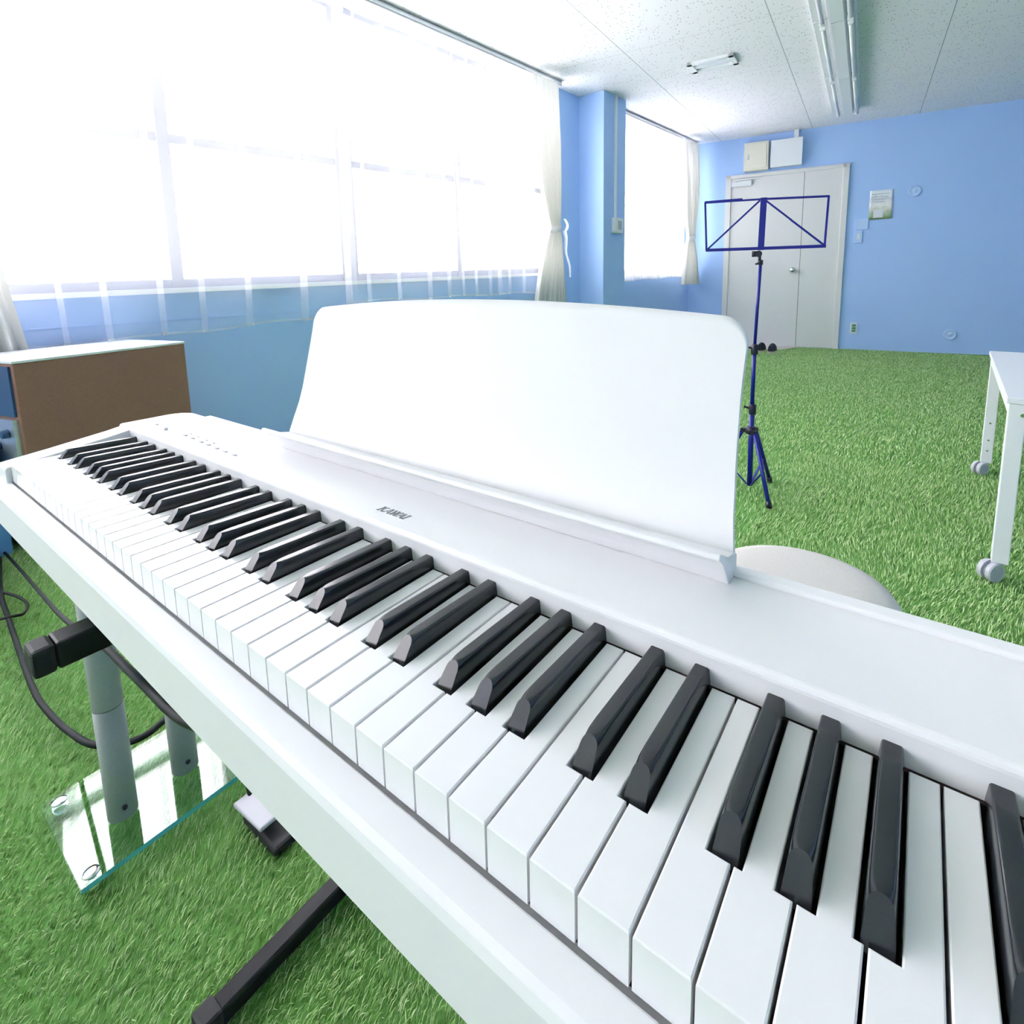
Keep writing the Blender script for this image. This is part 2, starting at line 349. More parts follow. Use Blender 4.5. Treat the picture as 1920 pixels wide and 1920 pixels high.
# keys
PIT = .0235
def black_x(i):
    if i == 1: return .0235
    j = i-2; return .047+.1645*(j//5)+(.02115, .04935, .07050+.02014, .1175, .14436)[j % 5]
BX = [black_x(i) for i in range(1, 37)]
wmesh = {}
def white_mesh(key, xl, xr):
    """outline relative to the left division: xl, xr = notch depth on each side"""
    if key in wmesh: return wmesh[key]
    g = .0007; yb = .1433; yn = .0478
    pl = [(g, 0), (PIT-g, 0)]
    if xr > 0: pl += [(PIT-g, yn), (PIT-xr, yn), (PIT-xr, yb)]
    else: pl += [(PIT-g, yb)]
    if xl > 0: pl += [(xl, yb), (xl, yn), (g, yn)]
    else: pl += [(g, yb)]
    bm = bmesh.new(); f = bm.faces.new([bm.verts.new((x, y, 0)) for x, y in pl]); bm.normal_update()
    if f.normal.z < 0: f.normal_flip()
    ex = bmesh.ops.extrude_face_region(bm, geom=[f])
    for v in [q for q in ex['geom'] if isinstance(q, bmesh.types.BMVert)]: v.co.z = -.0245
    bmesh.ops.recalc_face_normals(bm, faces=bm.faces)
    te = [e for e in bm.edges if all(abs(v.co.z) < 1e-6 for v in e.verts)]
    bmesh.ops.bevel(bm, geom=te, offset=.0007, segments=2, affect='EDGES', profile=.5)
    me = bpy.data.meshes.new('white_key'); bm.to_mesh(me); bm.free(); me.materials.append(MT['key']); wmesh[key] = me; return me
for i in range(52):
    xl0 = i*PIT; nl = nr = 0
    for c in BX:
        l, r = c-.0073, c+.0073
        if l < xl0+1e-6 < r and xl0 > 1e-6: nl = r-xl0
        if l < xl0+PIT-1e-6 < r: nr = xl0+PIT-l
    o = bpy.data.objects.new('white_key', white_mesh((round(nl, 4), round(nr, 4)), nl, nr)); COL.objects.link(o)
    o.parent = P; o.location = Vector((xl0, 0, KZ))-P.location
def black_mesh():
    m = MB(); st = [(.0500, .8), (.0608, .8), (.0645, .3), (.072, .1), (.1475, .05)]
    rings = []
    for k, (y, rd) in enumerate(st):
        H = .0118-.0028*max(0, (y-.06)/.085); sec = []
        bw, tw = .0054, .0045; r = .0012+.0034*rd
        left = [(-bw, -.006), (-bw, 0), (-tw-.0001, H-r)]
        arc = [(-tw+min(r, tw)*(1-math.cos(a)), H-r+r*math.sin(a)) for a in [math.pi/2*q/6 for q in range(1, 7)]]
        half = left+arc; sec = half+[(-x, z) for x, z in half[::-1]]
        rings.append([(x, y+(max(0, z)*.85 if k == 0 else 0), z) for x, z in sec])
    n = len(rings[0]); vs = [p for q in rings for p in q]
    fs = [(i*n+k, i*n+(k+1) % n, (i+1)*n+(k+1) % n, (i+1)*n+k) for i in range(len(rings)-1) for k in range(n)]
    m.add(vs, fs, True); m.add(rings[0], [tuple(range(n))]); m.add(rings[-1], [tuple(range(n))])
    return m
bo = black_mesh().build('black_key', 'black'); bme = bo.data; bpy.data.objects.remove(bo)
bm = bmesh.new(); bm.from_mesh(bme)                 # keep the sloped front face crisp
for e in bm.edges:
    if len(e.link_faces) == 2 and e.calc_face_angle() > .6: e.smooth = False
bm.to_mesh(bme); bm.free()
for c in BX:
    o = bpy.data.objects.new('black_key', bme); COL.objects.link(o); o.parent = P; o.location = Vector((c, 0, KZ))-P.location
# buttons
pz = KZ+.0205
for k, (x, y) in enumerate(((.132, .177), (.159, .176), (.19, .1745), (.214, .174), (.241, .173), (.267, .172), (.293, .172))):
    b = MB(); n = 16
    top = [(x+.0062*math.cos(2*math.pi*q/n), y+.0022*math.sin(2*math.pi*q/n)) for q in range(n)]
    b.prism(top, pz-.001, pz+.0018, lambda u, v, z: (u, v, z)); o = b.build('button', 'button', P)
    if k < 4:
        b = MB(); b.lathe((x, y+.008, pz-.0005), [(.0012, 0), (.0012, .0012), (.0006, .0016)], 10); b.build('indicator_light', 'logo', P)
b = MB(); b.box((.058, .1715, pz-.0003), (.100, .1755, pz+.0004)); s = b.build('volume_slot', 'button', P)
b = MB(); b.box((.063, .1705, pz), (.073, .1765, pz+.005), bev=.001); b.build('volume_knob', 'piano', s)
b = MB(); b.box((.012, .177, pz-.0005), (.024, .181, pz+.002), bev=.0006); b.build('power_button', 'button', P)
# lettering on the top panel
def letters():
    m = MB(); H = .0105; cx = .5918
    sh = lambda x, y: (x+.22*y, y)
    def stroke(x0, y0, x1, y1, w0, w1=None):
        w1 = w1 or w0; pl = [(x0-w0/2, y0), (x0+w0/2, y0), (x1+w1/2, y1), (x1-w1/2, y1)]
        m.prism([sh(a*.001, c*.001) for a, c in pl], 0, .0004, lambda a, c, z: (cx+ox*.001+a, .1655+c, pz+z))
    def serif(x, y, w): m.prism([sh(a*.001, c*.001) for a, c in ((x-w/2, y-.35), (x+w/2, y-.35), (x+w/2, y+.35), (x-w/2, y+.35))], 0, .0004, lambda a, c, z: (cx+ox*.001+a, .1655+c, pz+z))
    h = 9.5
    ox = 0; stroke(1.5, 0, 1.5, h, 1.9); stroke(2.3, h*.45, 7, h, 1.1); stroke(7.6, 0, 3.4, h*.55, 1.9); serif(1.5, .35, 3.4); serif(1.5, h-.35, 3.4); serif(7.6, .35, 3); serif(6.8, h-.35, 2.8)
    def A():
        stroke(.8, 0, 4.2, h, 1.0); stroke(7.4, 0, 4.4, h, 2.0); stroke(2.2, h*.3, 6.2, h*.3+.01, .1); m.prism([sh(a*.001, c*.001) for a, c in ((2, 2.7), (6.4, 2.7), (6.2, 3.5), (2.2, 3.5))], 0, .0004, lambda a, c, z: (cx+ox*.001+a, .1655+c, pz+z)); serif(.8, .35, 2.6); serif(7.4, .35, 3)
    ox = 8.6; A()
    ox = 16.9; stroke(3.2, 0, .9, h, 1.9); stroke(3.2, 0, 5.6, h, 1.0); stroke(7.6, 0, 5.3, h, 1.9); stroke(7.6, 0, 9.9, h, 1.0); serif(.9, h-.35, 2.8); serif(5.3, h-.35, 2.8); serif(9.9, h-.35, 2.4)
    ox = 27.2; A()
    ox = 36.0; stroke(1.5, 0, 1.5, h, 1.9); serif(1.5, .35, 3.4); serif(1.5, h-.35, 3.4)
    return m
lt = letters().build('logo', 'logo', P)
# music rest: scooped panel on a trough-shaped ledge
zk = [.036, .06, .08, .10, .12, .14, .16, .18, .20, .225]; yk = [.2405, .249, .2573, .2635, .2687, .274, .2795, .285, .290, .297]; hk = [.300, .2965, .2948, .2932, .2924, .2918, .2915, .2918, .2925, .293]
itp = lambda z, a: float(np.interp(z, zk, a))
def ztop(x):
    x = abs(x); z = .223-.0125*(x/.28)**2
    if x > .268: q = min(1, (x-.268)/.0248); z = min(z, .1865+.0255*math.sqrt(max(0, 1-q*q)))
    return z
cols = [-1+2*k/120 for k in range(121)]; cols = sorted(set(cols+[s*(1-.0008*2**k) for k in range(7) for s in (-1, 1)]))
Fr = []; Bk = []
for r in range(25):
    row = []; rb = []
    for a in cols:
        z1 = ztop(a*.2926); z = .036+(z1-.036)*r/24; x = .611+a*itp(z, hk); y = itp(z, yk)
        dy = (itp(z+.003, yk)-itp(z-.003, yk))/.006; n = Vector((0, -1, dy)).normalized()
        row.append((x, y, KZ+z)); rb.append(tuple(Vector((x, y, KZ+z))-n*.005))
    Fr.append(row); Bk.append(rb)
b = MB(); b.grid(Fr); b.grid(Bk)
loop = lambda G: [G[0][j] for j in range(len(cols))]+[G[i][-1] for i in range(1, 25)]+[G[-1][j] for j in range(len(cols)-2, -1, -1)]+[G[i][0] for i in range(23, 0, -1)]
lf, lb = loop(Fr), loop(Bk); n = len(lf)
b.add(lf+lb, [(i, (i+1) % n, n+(i+1) % n, n+i) for i in range(n)])
rest = b.build('music_rest', 'piano', P)
b = MB(); b.prism([(.2015, .0495), (.203, .0525), (.206, .0525), (.226, .0415), (.2405, .0385), (.2465, .036), (.247, .024), (.244, .0205), (.2265, .0205), (.2235, .0255), (.2185, .033), (.211, .042)], .310, .912, YZ)
b.build('rest_ledge', 'piano', rest, bevel=.001)

# ------------------------------------------------------------ keyboard stand (single X)
S = thing('keyboard_stand', 'black steel X-frame stand under the white piano', 'keyboard stand', (.62, .08, 0))
for xa in (.343, .90):
    b = MB(); b.box((xa-.014, -.045, .573), (xa+.016, .20, .601), bev=.003); a = b.build('support_arm', 'blacksteel', S)
    b = MB(); b.box((xa-.0145, -.064, .5725), (xa+.0165, -.045, .6015), bev=.004); b.build('end_cap', 'rubber', a)
    b = MB(); b.box((xa-.013, .01, .601), (xa+.015, .19, .6195), bev=.002); b.build('rubber_pad', 'rubber', a)
for xf in (.352, .90):
    b = MB(); b.box((xf-.013, .055, .008), (xf+.013, .46, .034), bev=.004); a = b.build('floor_bar', 'blacksteel', S)
    for y0, y1 in ((.03, .058), (.457, .485)):
        b = MB(); b.box((xf-.016, y0, 0), (xf+.016, y1, .038), bev=.005); b.build('end_cap', 'rubber', a)
for (x0, x1, y) in ((.356, .90, .27), (.90, .356, .31)):
    b = MB(); b.bar((x0, y, .03), (x1-.013*(1 if x1 > x0 else -1), y-.12, .585), .028, .028, up=(0, 1, 0)); b.build('cross_tube', 'blacksteel', S)
b = MB(); b.lathe((.628, .2, .31), [(.034, 0), (.034, .06)], 24, ax=(0, 1, 0)); b.build('pivot', 'blackplast', S)

# ------------------------------------------------------------ glass based pedestal
G = thing('glass_base_pedestal', 'clear glass base with two grey pillars on the grass below the piano', 'pedestal', (-.06, .13, 0))
b = MB(); b.box((-.19, -.004, .021), (.042, .30, .030)); gp = b.build('glass_plate', 'plate', G)
gp.data.materials.append(MT['plateedge'])
for f in gp.data.polygons:
    if abs(f.normal.z) < .5 and abs(f.normal.x) > .5 and f.center.x > 0: f.material_index = 1
for (x, y) in ((-.17, .02), (.024, .014), (-.17, .28), (.024, .28)):
    b = MB(); b.lathe((x, y, 0), [(.012, 0), (.012, .0205)], 20); b.lathe((x, y, .0302), [(.012, 0), (.011, .002), (.006, .003)], 20); b.build('foot', 'chrome', G)
for (x, y) in ((-.0535, .0815), (-.0615, .1865)):
    b = MB(); b.lathe((x, y, .0303), [(.0225, 0), (.0225, .21)], 36); b.lathe((x, y, .2412), [(.0220, 0), (.0225, .001), (.0225, .31)], 36, ax=(-.032, 0, 1)); pi = b.build('pillar', 'pillar', G)
    b = MB(); b.lathe((x+.0235, y-.002, .055), [(.004, -.003), (.004, .002), (.002, .003)], 10, ax=(1, 0, 0)); b.build('screw', 'blackplast', pi)
b = MB(); b.box((-.13, .03, .552), (-.02, .24, .566), bev=.003); b.build('top_bracket', 'blacksteel', G)

# ------------------------------------------------------------ pedal and cables
pd = thing('sustain_pedal', 'small grey sustain pedal on the grass under the piano edge', 'pedal', (.14, .222, 0))
b = MB(); b.box((.112, .207, 0), (.222, .256, .020), bev=.006); b.build('pedal_base', 'rubber', pd)
b = MB(); b.prism([(.090, .030), (.185, .040), (.187, .034), (.092, .022)], .203, .246, lambda x, z, y: (x, y, z)); b.build('pedal_plate', 'pedal', pd, bevel=.003)
def cable(name, pts, r, label, m='cable'):
    b = MB(); b.tube(smoothpath(pts), r, 8); return tag(b.build(name, m), label, 'cable')
cable('pedal_cable', [(.10, .23, .03), (.06, .238, .05), (.02, .232, .075), (-.005, .255, .08), (.015, .30, .06), (.05, .315, .10), (.06, .30, .2), (.05, .27, .4), (.06, .24, .612)], .0035, 'thin dark cable looping from the grey pedal over the glass base')
cable('power_cable', [(-1.50, .17, .02), (-1.18, .118, .028), (-.98, .10, .028), (-.825, .087, .028), (-.577, .068, .028), (-.454, .069, .028), (-.349, .080, .028), (-.266, .101, .028), (-.215, .15, .028), (-.222, .21, .028), (-.30, .33, .028), (-.55, .5, .025)], .0065, 'thick black cable curving across the grass left of the pillars')
def rayp(u, v, z):
    d = cr*((u-960)/1017.05)-cu*((v-673.73)/1017.05)+cf; c = M.translation; return c+d*((z-c.z)/d.z)
cable('audio_cable', [rayp(420, 1400, .60)+Vector((0, 0, .012)), rayp(350, 1352, .60), rayp(312, 1325, .59), rayp(285, 1298, .575), rayp(240, 1255, .53), rayp(190, 1208, .47), rayp(120, 1160, .30), rayp(70, 1105, .15), rayp(20, 1048, .025), rayp(-25, 1003, .02)], .0045, 'taut black cable running from under the piano past the nearer pillar')
cable('thin_cable', [rayp(-20, 1108, .03), rayp(20, 1114, .03), rayp(50, 1130, .03), rayp(45, 1150, .03), rayp(20, 1156, .035), rayp(-5, 1162, .03), rayp(-30, 1165, .03)], .004, 'thin dark cable looped on the grass at the left edge')

# ------------------------------------------------------------ cabinet, low blue box
A0, A1 = Vector((-1.498, .277, 0)), Vector((-1.649, .895, 0)); au = (A1-A0).normalized(); an = Vector((-au.y, au.x, 0)); aw = (A1-A0).length
if an.x > 0: an = -an
AF = lambda u, d, z: A0+au*u+an*d+Vector((0, 0, z))
A = thing('speaker_cabinet', 'large brown vinyl cabinet with white top left of the piano', 'cabinet', AF(aw/2, .2, 0))
b = MB(); b.box((0.004, 0, .02), (aw, .40, .69), fr=AF); b.build('cabinet_body', 'wood', A, bevel=.004)
b = MB(); b.box((0, -.002, .69), (aw+.002, .402, .70), fr=AF); b.build('cabinet_top', 'whitelam', A, bevel=.002)
b = MB(); b.box((-.004, .02, .50), (.005, .39, .68), fr=AF); b.build('grille', 'grille', A)
b = MB(); b.box((-.012, .02, .30), (.005, .39, .49), fr=AF); cp = b.build('control_panel', 'metal', A)
for k in range(5):
    b = MB(); b.lathe(AF(-.012, .06+.07*k, .44-.05*(k % 2)), [(.016, 0), (.014, .02), (.01, .022)], 16, ax=-au); b.build('knob', 'grille', cp)
b = MB(); b.box((-.006, .02, .05), (.005, .39, .28), fr=AF); b.build('lower_panel', 'grille', A)
B = thing('low_blue_box', 'low blue-painted box on the grass at the left edge', 'box', (-1.75, -.25, 0))
b = MB(); b.prism([(-1.55, .215), (-1.90, .24), (-1.95, -.8), (-1.60, -.8)], 0, .38, lambda x, y, z: (x, y, z)); b.build('box_body', 'boxblue', B, bevel=.004)
b = MB(); b.prism([(-1.545, .22), (-1.905, .245), (-1.955, -.805), (-1.595, -.805)], .38, .395, lambda x, y, z: (x, y, z)); b.build('box_lid', 'boxblue', B, bevel=.003)

# ------------------------------------------------------------ round stool
S2 = thing('round_stool', 'round beige upholstered stool behind the right of the piano', 'stool', (.867, .87, 0))
b = MB(); b.lathe((.867, .87, 0), [(.02, .400), (.08, .3995), (.125, .397), (.147, .390), (.156, .378), (.159, .36), (.157, .34), (.15, .33), (.02, .328)], 64); b.build('seat_cushion', 'stool', S2)
b = MB(); b.lathe((.867, .87, 0), [(.146, .33), (.15, .30), (.15, .08), (.146, .05)], 48); b.build('stool_body', 'stool', S2)
for k in range(4):
    a = math.pi/4+k*math.pi/2; b = MB(); b.lathe((.867+.11*math.cos(a), .87+.11*math.sin(a), 0), [(.014, 0), (.018, .052)], 14); b.build('leg', 'blackplast', S2)

# ------------------------------------------------------------ music stand
MS0 = Vector((.458, 2.28, 0)); su = Vector((.976, .216, 0)); sv = Vector((-.216, .976, 0))
MSP = lambda a, h, d=0: MS0+su*a+sv*d+Vector((0, 0, h))
S3 = thing('music_stand', 'blue folding music stand on the grass in front of the door', 'music stand', MS0)
b = MB(); b.tube([MSP(0, .03), MSP(-.004, .39)], .011, 14); b.build('lower_tube', 'standblue', S3)
b = MB(); b.tube([MSP(-.004, .38), MSP(-.004, .65)], .0085, 12); b.build('middle_tube', 'standblue', S3)
b = MB(); b.tube([MSP(-.004, .64), MSP(.004, .99)], .0065, 12); b.build('upper_tube', 'standblue', S3)
for a, h, r in ((-.004, .632, .014), (-.002, .372, .0155)):
    b = MB(); b.lathe(MSP(a, h-.022), [(r-.003, 0), (r, .004), (r, .04), (r-.003, .044)], 16); b.bar(MSP(a-.01, h+.005, -.005), MSP(a-.034, h+.012, -.008), .008, .008); b.build('clamp', 'blackplast', S3)
b = MB(); b.lathe(MSP(-.003, .262), [(.018, 0), (.024, .006), (.024, .026), (.018, .034)], 18)
feet = [Vector((.112, -.149, 0)), Vector((.049, .162, 0)), Vector((-.161, -.013, 0))]
for f in feet: b.bar(MSP(-.003, .28), MSP(-.003, .276)+f.normalized()*.042, .018, .018)
b.build('hub', 'blackplast', S3)
for f in feet:
    d = f.normalized(); p0 = MSP(-.003, .275)+d*.035; p1 = MS0+f+Vector((0, 0, .012))
    b = MB(); b.tube([p0, p1], .0085, 10); lg = b.build('leg', 'standblue', S3)
    b = MB(); b.tube([p1-(p1-p0).normalized()*.02, MS0+f*1.01+Vector((0, 0, .004))], .0115, 10); b.build('foot_cap', 'blackplast', lg)
    b = MB(); b.bar(MSP(0, .035)+d*.012, p0+(p1-p0)*.55, .009, .004); b.build('brace', 'standblue', S3)
b = MB(); b.lathe(MSP(.0, 1.0), [(.006, 0), (.006, .03)], 10); b.lathe(MSP(-.004, 1.03, -.014), [(.013, 0), (.013, .028)], 16, ax=sv); b.lathe(MSP(-.03, 1.03, 0), [(.012, 0), (.012, .018)], 14, ax=su); b.lathe(MSP(.004, .985), [(.010, 0), (.010, .02)], 12); b.bar(MSP(.004, .995), MSP(-.014, .988, -.01), .007, .007); b.build('tilt_joint', 'blackplast', S3)
dk = MB(); dk.bar(MSP(.003, 1.045, .0), MSP(.006, 1.256, .012), .024, .006, up=sv); dsk = dk.build('desk_spine', 'standblue', S3)
DP = lambda a, h: MSP(a, h, (h-1.045)*.057)
def rail(a, h, a2, h2, w, nm='desk_rail'):
    b = MB(); b.bar(DP(a, h), DP(a2, h2), w, .004, up=sv); b.build(nm, 'standblue', dsk)
rail(-.223, 1.252, .0, 1.2505, .0075); rail(-.223, 1.2545, -.075, 1.2555, .009); rail(.0, 1.2505, .239, 1.243, .0085)
rail(-.211, 1.053, .0, 1.052, .0125, 'desk_ledge'); rail(.0, 1.052, .237, 1.051, .0125, 'desk_ledge')
rail(-.221, 1.254, -.209, 1.05, .008); rail(.237, 1.245, .232, 1.05, .008)
rail(-.207, 1.055, -.008, 1.246, .007, 'desk_strut'); rail(.010, 1.247, .110, 1.160, .007, 'desk_strut'); rail(.108, 1.161, .230, 1.055, .0075, 'desk_strut')

# ------------------------------------------------------------ table
TB = thing('white_table', 'white table on castors at the right edge', 'table', (1.6, 2.5, 0))
ty = .038
TP = lambda x, y, z: Vector((1.226+x*math.cos(ty)+y*math.sin(ty), 1.945-x*math.sin(ty)+y*math.cos(ty), z))
TLEN, TWID, TH = 1.205, .62, .575
b = MB(); b.box((0, 0, TH-.018), (TWID, TLEN, TH), fr=TP); b.build('tabletop', 'tablewhite', TB, bevel=.002)
b = MB(); b.box((.006, .02, TH-.05), (.03, TLEN-.02, TH-.018), fr=TP); b.box((TWID-.03, .02, TH-.05), (TWID-.006, TLEN-.02, TH-.018), fr=TP)
b.build('apron', 'tablewhite', TB)
for (x, y) in ((.026, .024), (.026, TLEN-.05), (TWID-.045, .024), (TWID-.045, TLEN-.05)):
    b = MB(); b.box((x-.02, y-.02, .062), (x+.02, y+.02, TH-.018), fr=TP); lg = b.build('leg', 'tablewhite', TB, bevel=.002)
    b = MB()
    for h in ((.25, .17, .12) if y > .5 else ()): b.lathe(TP(x, y-.0205, h), [(.005, -.002), (.004, .0015)], 10, ax=(0, -1, 0))
    b.lathe(TP(x+.012, y-.0205, TH-.05), [(.007, -.002), (.006, .002)], 6, ax=(0, -1, 0)); b.build('bolt', 'chrome', lg)
    cx = TP(x-.018, y-.012, .031); b = MB()
    ax = Vector((.75, -.66, 0)).normalized(); b.lathe(TP(x, y, .036), [(.010, 0), (.010, .026)], 14)
    for sgn in (-1, 1): b.lathe(cx+ax*(.006*sgn), [(.006, .0135*sgn), (.020, .0135*sgn), (.021, .0155*sgn), (.0285, .0145*sgn), (.031, .0105*sgn), (.031, 0)], 28, ax=ax, sm=False)
    b.lathe(cx, [(.020, -.010), (.020, .010)], 16, ax=ax); b.bar(cx+Vector((0, 0, .012)), TP(x, y, .045), .026, .03)
    b.build('castor', 'caster', lg)
for y in (.024, TLEN-.05):
    b = MB(); b.box((.03, y-.012, .445), (TWID-.045, y+.012, .465), fr=TP); b.build('stretcher', 'tablewhite', TB)

# ------------------------------------------------------------ shoes at the door
for k, (x, y, lab) in enumerate(((-.55, 7.03, 'dark slip-on shoe beside the music stand pole, left of the pair by the door'), (-.42, 7.0, 'dark slip-on shoe, right of the pair by the door'))):
    sh = thing('shoe', lab, 'shoe', (x, y, .008), group=None)
    b = MB()
    out = [(.045*math.cos(a)*(1-.18*math.sin(a)), .125*math.sin(a)) for a in [2*math.pi*q/24 for q in range(24)]]
    b.prism(out, .008, .03, lambda u, v, z: (x+u, y+v, z)); b.build('sole', 'sole', sh)
    b = MB(); P2 = []
    for r in range(9):
        v = -.118+.236*r/8; w = .043*math.sqrt(max(0, 1-(v/.125)**2))+.003; h = .055+.035*math.sin(math.pi*min(1, max(0, (r+1)/9)))
        P2.append([(x+w*math.cos(a), y+v, .03+h*math.sin(a)) for a in [math.pi*q/12 for q in range(13)]])
    b.grid(P2); b.add(P2[0], [tuple(range(13))]); b.add(P2[-1], [tuple(range(13))]); b.build('upper', 'shoe', sh)

# ------------------------------------------------------------ curtains
def rail_obj(s0, s1, d, lab):
    t = thing('curtain_rail', lab, 'curtain rail', WW((s0+s1)/2, d, CEIL-.03))
    b = MB(); b.box((s0, d-.025, CEIL-.045), (s1, d+.018, CEIL-.003), fr=WW); b.build('track', 'rail', t, bevel=.004)
    b = MB(); b.box((s0+.02, d+.02, CEIL-.034), (s1-.02, d+.030, CEIL-.018), fr=WW, bev=.003); b.build('track_lip', 'plaswhite', t)
rail_obj(-5.1, 4.18, -2.03, 'long silver curtain rail along the ceiling over the large window')
rail_obj(5.15, 7.30, -2.03, 'short silver curtain rail over the far window beside the column')
def plan(s0, s1, seed, dmin=.14, dmax=.34):
    """wandering plan line with doubled-back folds -> list of (s, d)"""
    rn = random.Random(seed); s = s0; pts = [(s0, 0)]; sg = 1
    while s < s1-.02:
        L = min(rn.uniform(dmin, dmax), s1-s); k0 = rn.uniform(.008, .022)*sg
        for q in range(1, 7): pts.append((s+L*q/6, k0*math.sin(math.pi*q/6)))
        s += L; sg = -sg
        f = rn.uniform(.012, .034)
        if s < s1-.05:
            pts += [(s+.006, .012), (s+.002, .020), (s-f*.6, .022), (s-f, .018), (s-f-.004, .010), (s-f*.5, .004), (s+.004, .001)]
    return pts
def sheer(name, lab, grp, s0, s1, d, zt, zb, seed, dens=(.14, .34), drift=.0, head=True, cl='sheer'):
    t = thing(name, lab, 'curtain', WW((s0+s1)/2, d, zb((s0+s1)/2)), grp)
    pts = plan(s0, s1, seed, *dens); rn = random.Random(seed+5); ph = rn.uniform(0, 6)
    def at(sp, dd, z):
        u = (zt-z)/(zt-.8); k = .5+.7*u
        s = sp+drift*u*math.sin(sp*2.3+ph)*.06
        return WW(s, d+dd*k+.012*u*math.sin(sp*3.1+ph), z)
    rows = 14
    def sheet(zf0, zf1, nr): return [[at(sp, dd, zf0(sp)+(zf1(sp)-zf0(sp))*r/nr) for sp, dd in pts] for r in range(nr+1)]
    hz = lambda sp: zb(sp)+.006*math.sin(sp*9+ph)
    b = MB(); b.grid(sheet(lambda s: zt-(.085 if head else 0), lambda s: hz(s)+.012, rows)); b.build('sheer_panel', cl, t)
    b = MB(); b.grid(sheet(lambda s: hz(s)+.012, hz, 1)); b.build('hem', 'sheerhem', t)
    if head:
        b = MB(); b.grid(sheet(lambda s: zt, lambda s: zt-.085, 1)); b.build('heading_tape', 'sheerhem', t)
    return t
sheer('sheer_curtain', 'long white sheer curtain, left half of the large window, behind brown cabinet', None, -2.6, 1.96, -2.055, CEIL-.047, lambda s: .700+.035*max(0, min(1.6, s-.7)), 3, drift=1)
sheer('sheer_curtain', 'white sheer curtain, right half of the large window, behind the music rest', None, 1.86, 3.80, -2.03, CEIL-.047, lambda s: .822+.004*(s-2), 8, dens=(.12, .26), drift=1)
sheer('sheer_curtain', 'white sheer curtain over the small far window beside the column', None, 5.20, 6.95, -2.04, CEIL-.05, lambda s: .905+.025*(s-5.3), 15, dens=(.08, .17), drift=.5, cl='sheerdense')
def drape(lab, c_top, w_top, c_tie, w_tie, z_tie, c_bot, w_bot, zb, d, seed, side, nf=8, tail=True):
    t = thing('tied_drape', lab, 'curtain', WW(c_top, d, zb))
    rn = random.Random(seed); zt = CEIL-.047; P3 = []; nc = nf*14
    for r in range(41):
        z = zt+(zb-zt)*r/40
        if z > z_tie: q = (zt-z)/(zt-z_tie); e = q**2.2; c = c_top+(c_tie-c_top)*e; w = w_top+(w_tie-w_top)*e
        else: q = (z_tie-z)/(z_tie-zb); e = q**.75; c = c_tie+(c_bot-c_tie)*e; w = w_tie+(w_bot-w_tie)*e
        amp = .012+.020*min(1, (zt-z)/.5)*(.6+.4*w/w_top); row = []
        for k in range(nc+1):
            u = k/nc; row.append(WW(c-w/2+w*u, d+amp*math.sin(2*math.pi*nf*u+.6*math.sin(5*u+seed))+.012*math.sin(9*u+z*3), z))
        P3.append(row)
    b = MB(); b.grid(P3[:3]); b.build('pleat_heading', 'drape', t)
    b = MB(); b.grid(P3[2:]); b.build('drape_cloth', 'drape', t)
    b = MB(); n = 28
    ring = lambda z, k: [WW(c_tie+(w_tie/2+k)*math.cos(2*math.pi*q/n), d+(.04+k)*math.sin(2*math.pi*q/n), z+.02*math.cos(2*math.pi*q/n)*side) for q in range(n+1)]
    b.grid([ring(z_tie+.03, .004), ring(z_tie+.012, .012), ring(z_tie-.012, .012), ring(z_tie-.03, .004)]); tb = b.build('tieback', 'organza', t)
    if tail:
        b = MB(); e = c_tie+side*w_tie/2
        for k in range(2):
            row = [[WW(e+side*(.015+.05*q/8+.05*(q/8)**2+off*(1-.6*q/8)), d+.05+.012*math.sin(q*1.3+k), z_tie-.02-.42*q/8) for off in (-.03, 0, .03)] for q in range(9)]
            b.grid(row); side_k = side
            break
        b.grid([[WW(e+side*(.0+.05*math.sin(math.pi*q/8)+off), d+.06, z_tie-.03+.12*q/8) for off in (-.02, .02)] for q in range(9)]); b.build('ribbon_tail', 'organza', tb)
    return t
drape('cream drape tied back at the right end of the large window, by the column', 3.905, .40, 4.02, .13, 1.40, 3.945, .50, .73, -1.99, 2, 1)
drape('cream drape tied back at the right end of the small far window', 7.02, .50, 7.06, .16, 1.45, 7.10, .60, .84, -1.98, 5, 1, tail=False)
drape('cream drape tied back at the left edge, behind the brown cabinet', -.10, .40, .05, .24, 1.42, .02, .56, .60, -1.97, 9, 1)

# ------------------------------------------------------------ ceiling things
def fixture(s0, s1, lab):
    t = thing('fluorescent_fixture', lab, 'ceiling light', CE(.70, (s0+s1)/2, CEIL), 'fluorescent fixtures in a row on the ceiling')
    b = MB(); b.prism([(.566, CEIL), (.572, CEIL-.028), (.66, CEIL-.02), (.683, CEIL-.062), (.762, CEIL-.062), (.775, CEIL-.02), (.822, CEIL-.028), (.832, CEIL)], s0, s1-.004, lambda a, z, s: CE(a, s, z)); b.build('fixture_body', 'fixture', t)
    for a in (.632, .800):
        b = MB(); b.tube([CE(a, s0+.04, CEIL-.058), CE(a, s1-.04, CEIL-.058)], .0155, 16); tb = b.build('fluorescent_tube', 'tube', t)
        for s in (s0+.02, s1-.04):
            b = MB(); b.box((a-.018, s, CEIL-.078), (a+.018, s+.022, CEIL-.02), fr=CE, bev=.003); b.build('lamp_holder', 'fixture', tb)
fixture(5.72, 7.02, 'unlit white twin-tube ceiling fixture, farthest of the row, near the far wall')
fixture(4.40, 5.70, 'unlit white twin-tube ceiling fixture, middle of the row in view')
fixture(3.08, 4.38, 'unlit white twin-tube ceiling fixture, nearest of the row, at the top edge')
t = thing('ceiling_vent', 'small white slotted frame on the ceiling between window and fixture', 'ceiling vent', CE(-.19, 4.78, CEIL))
b = MB()
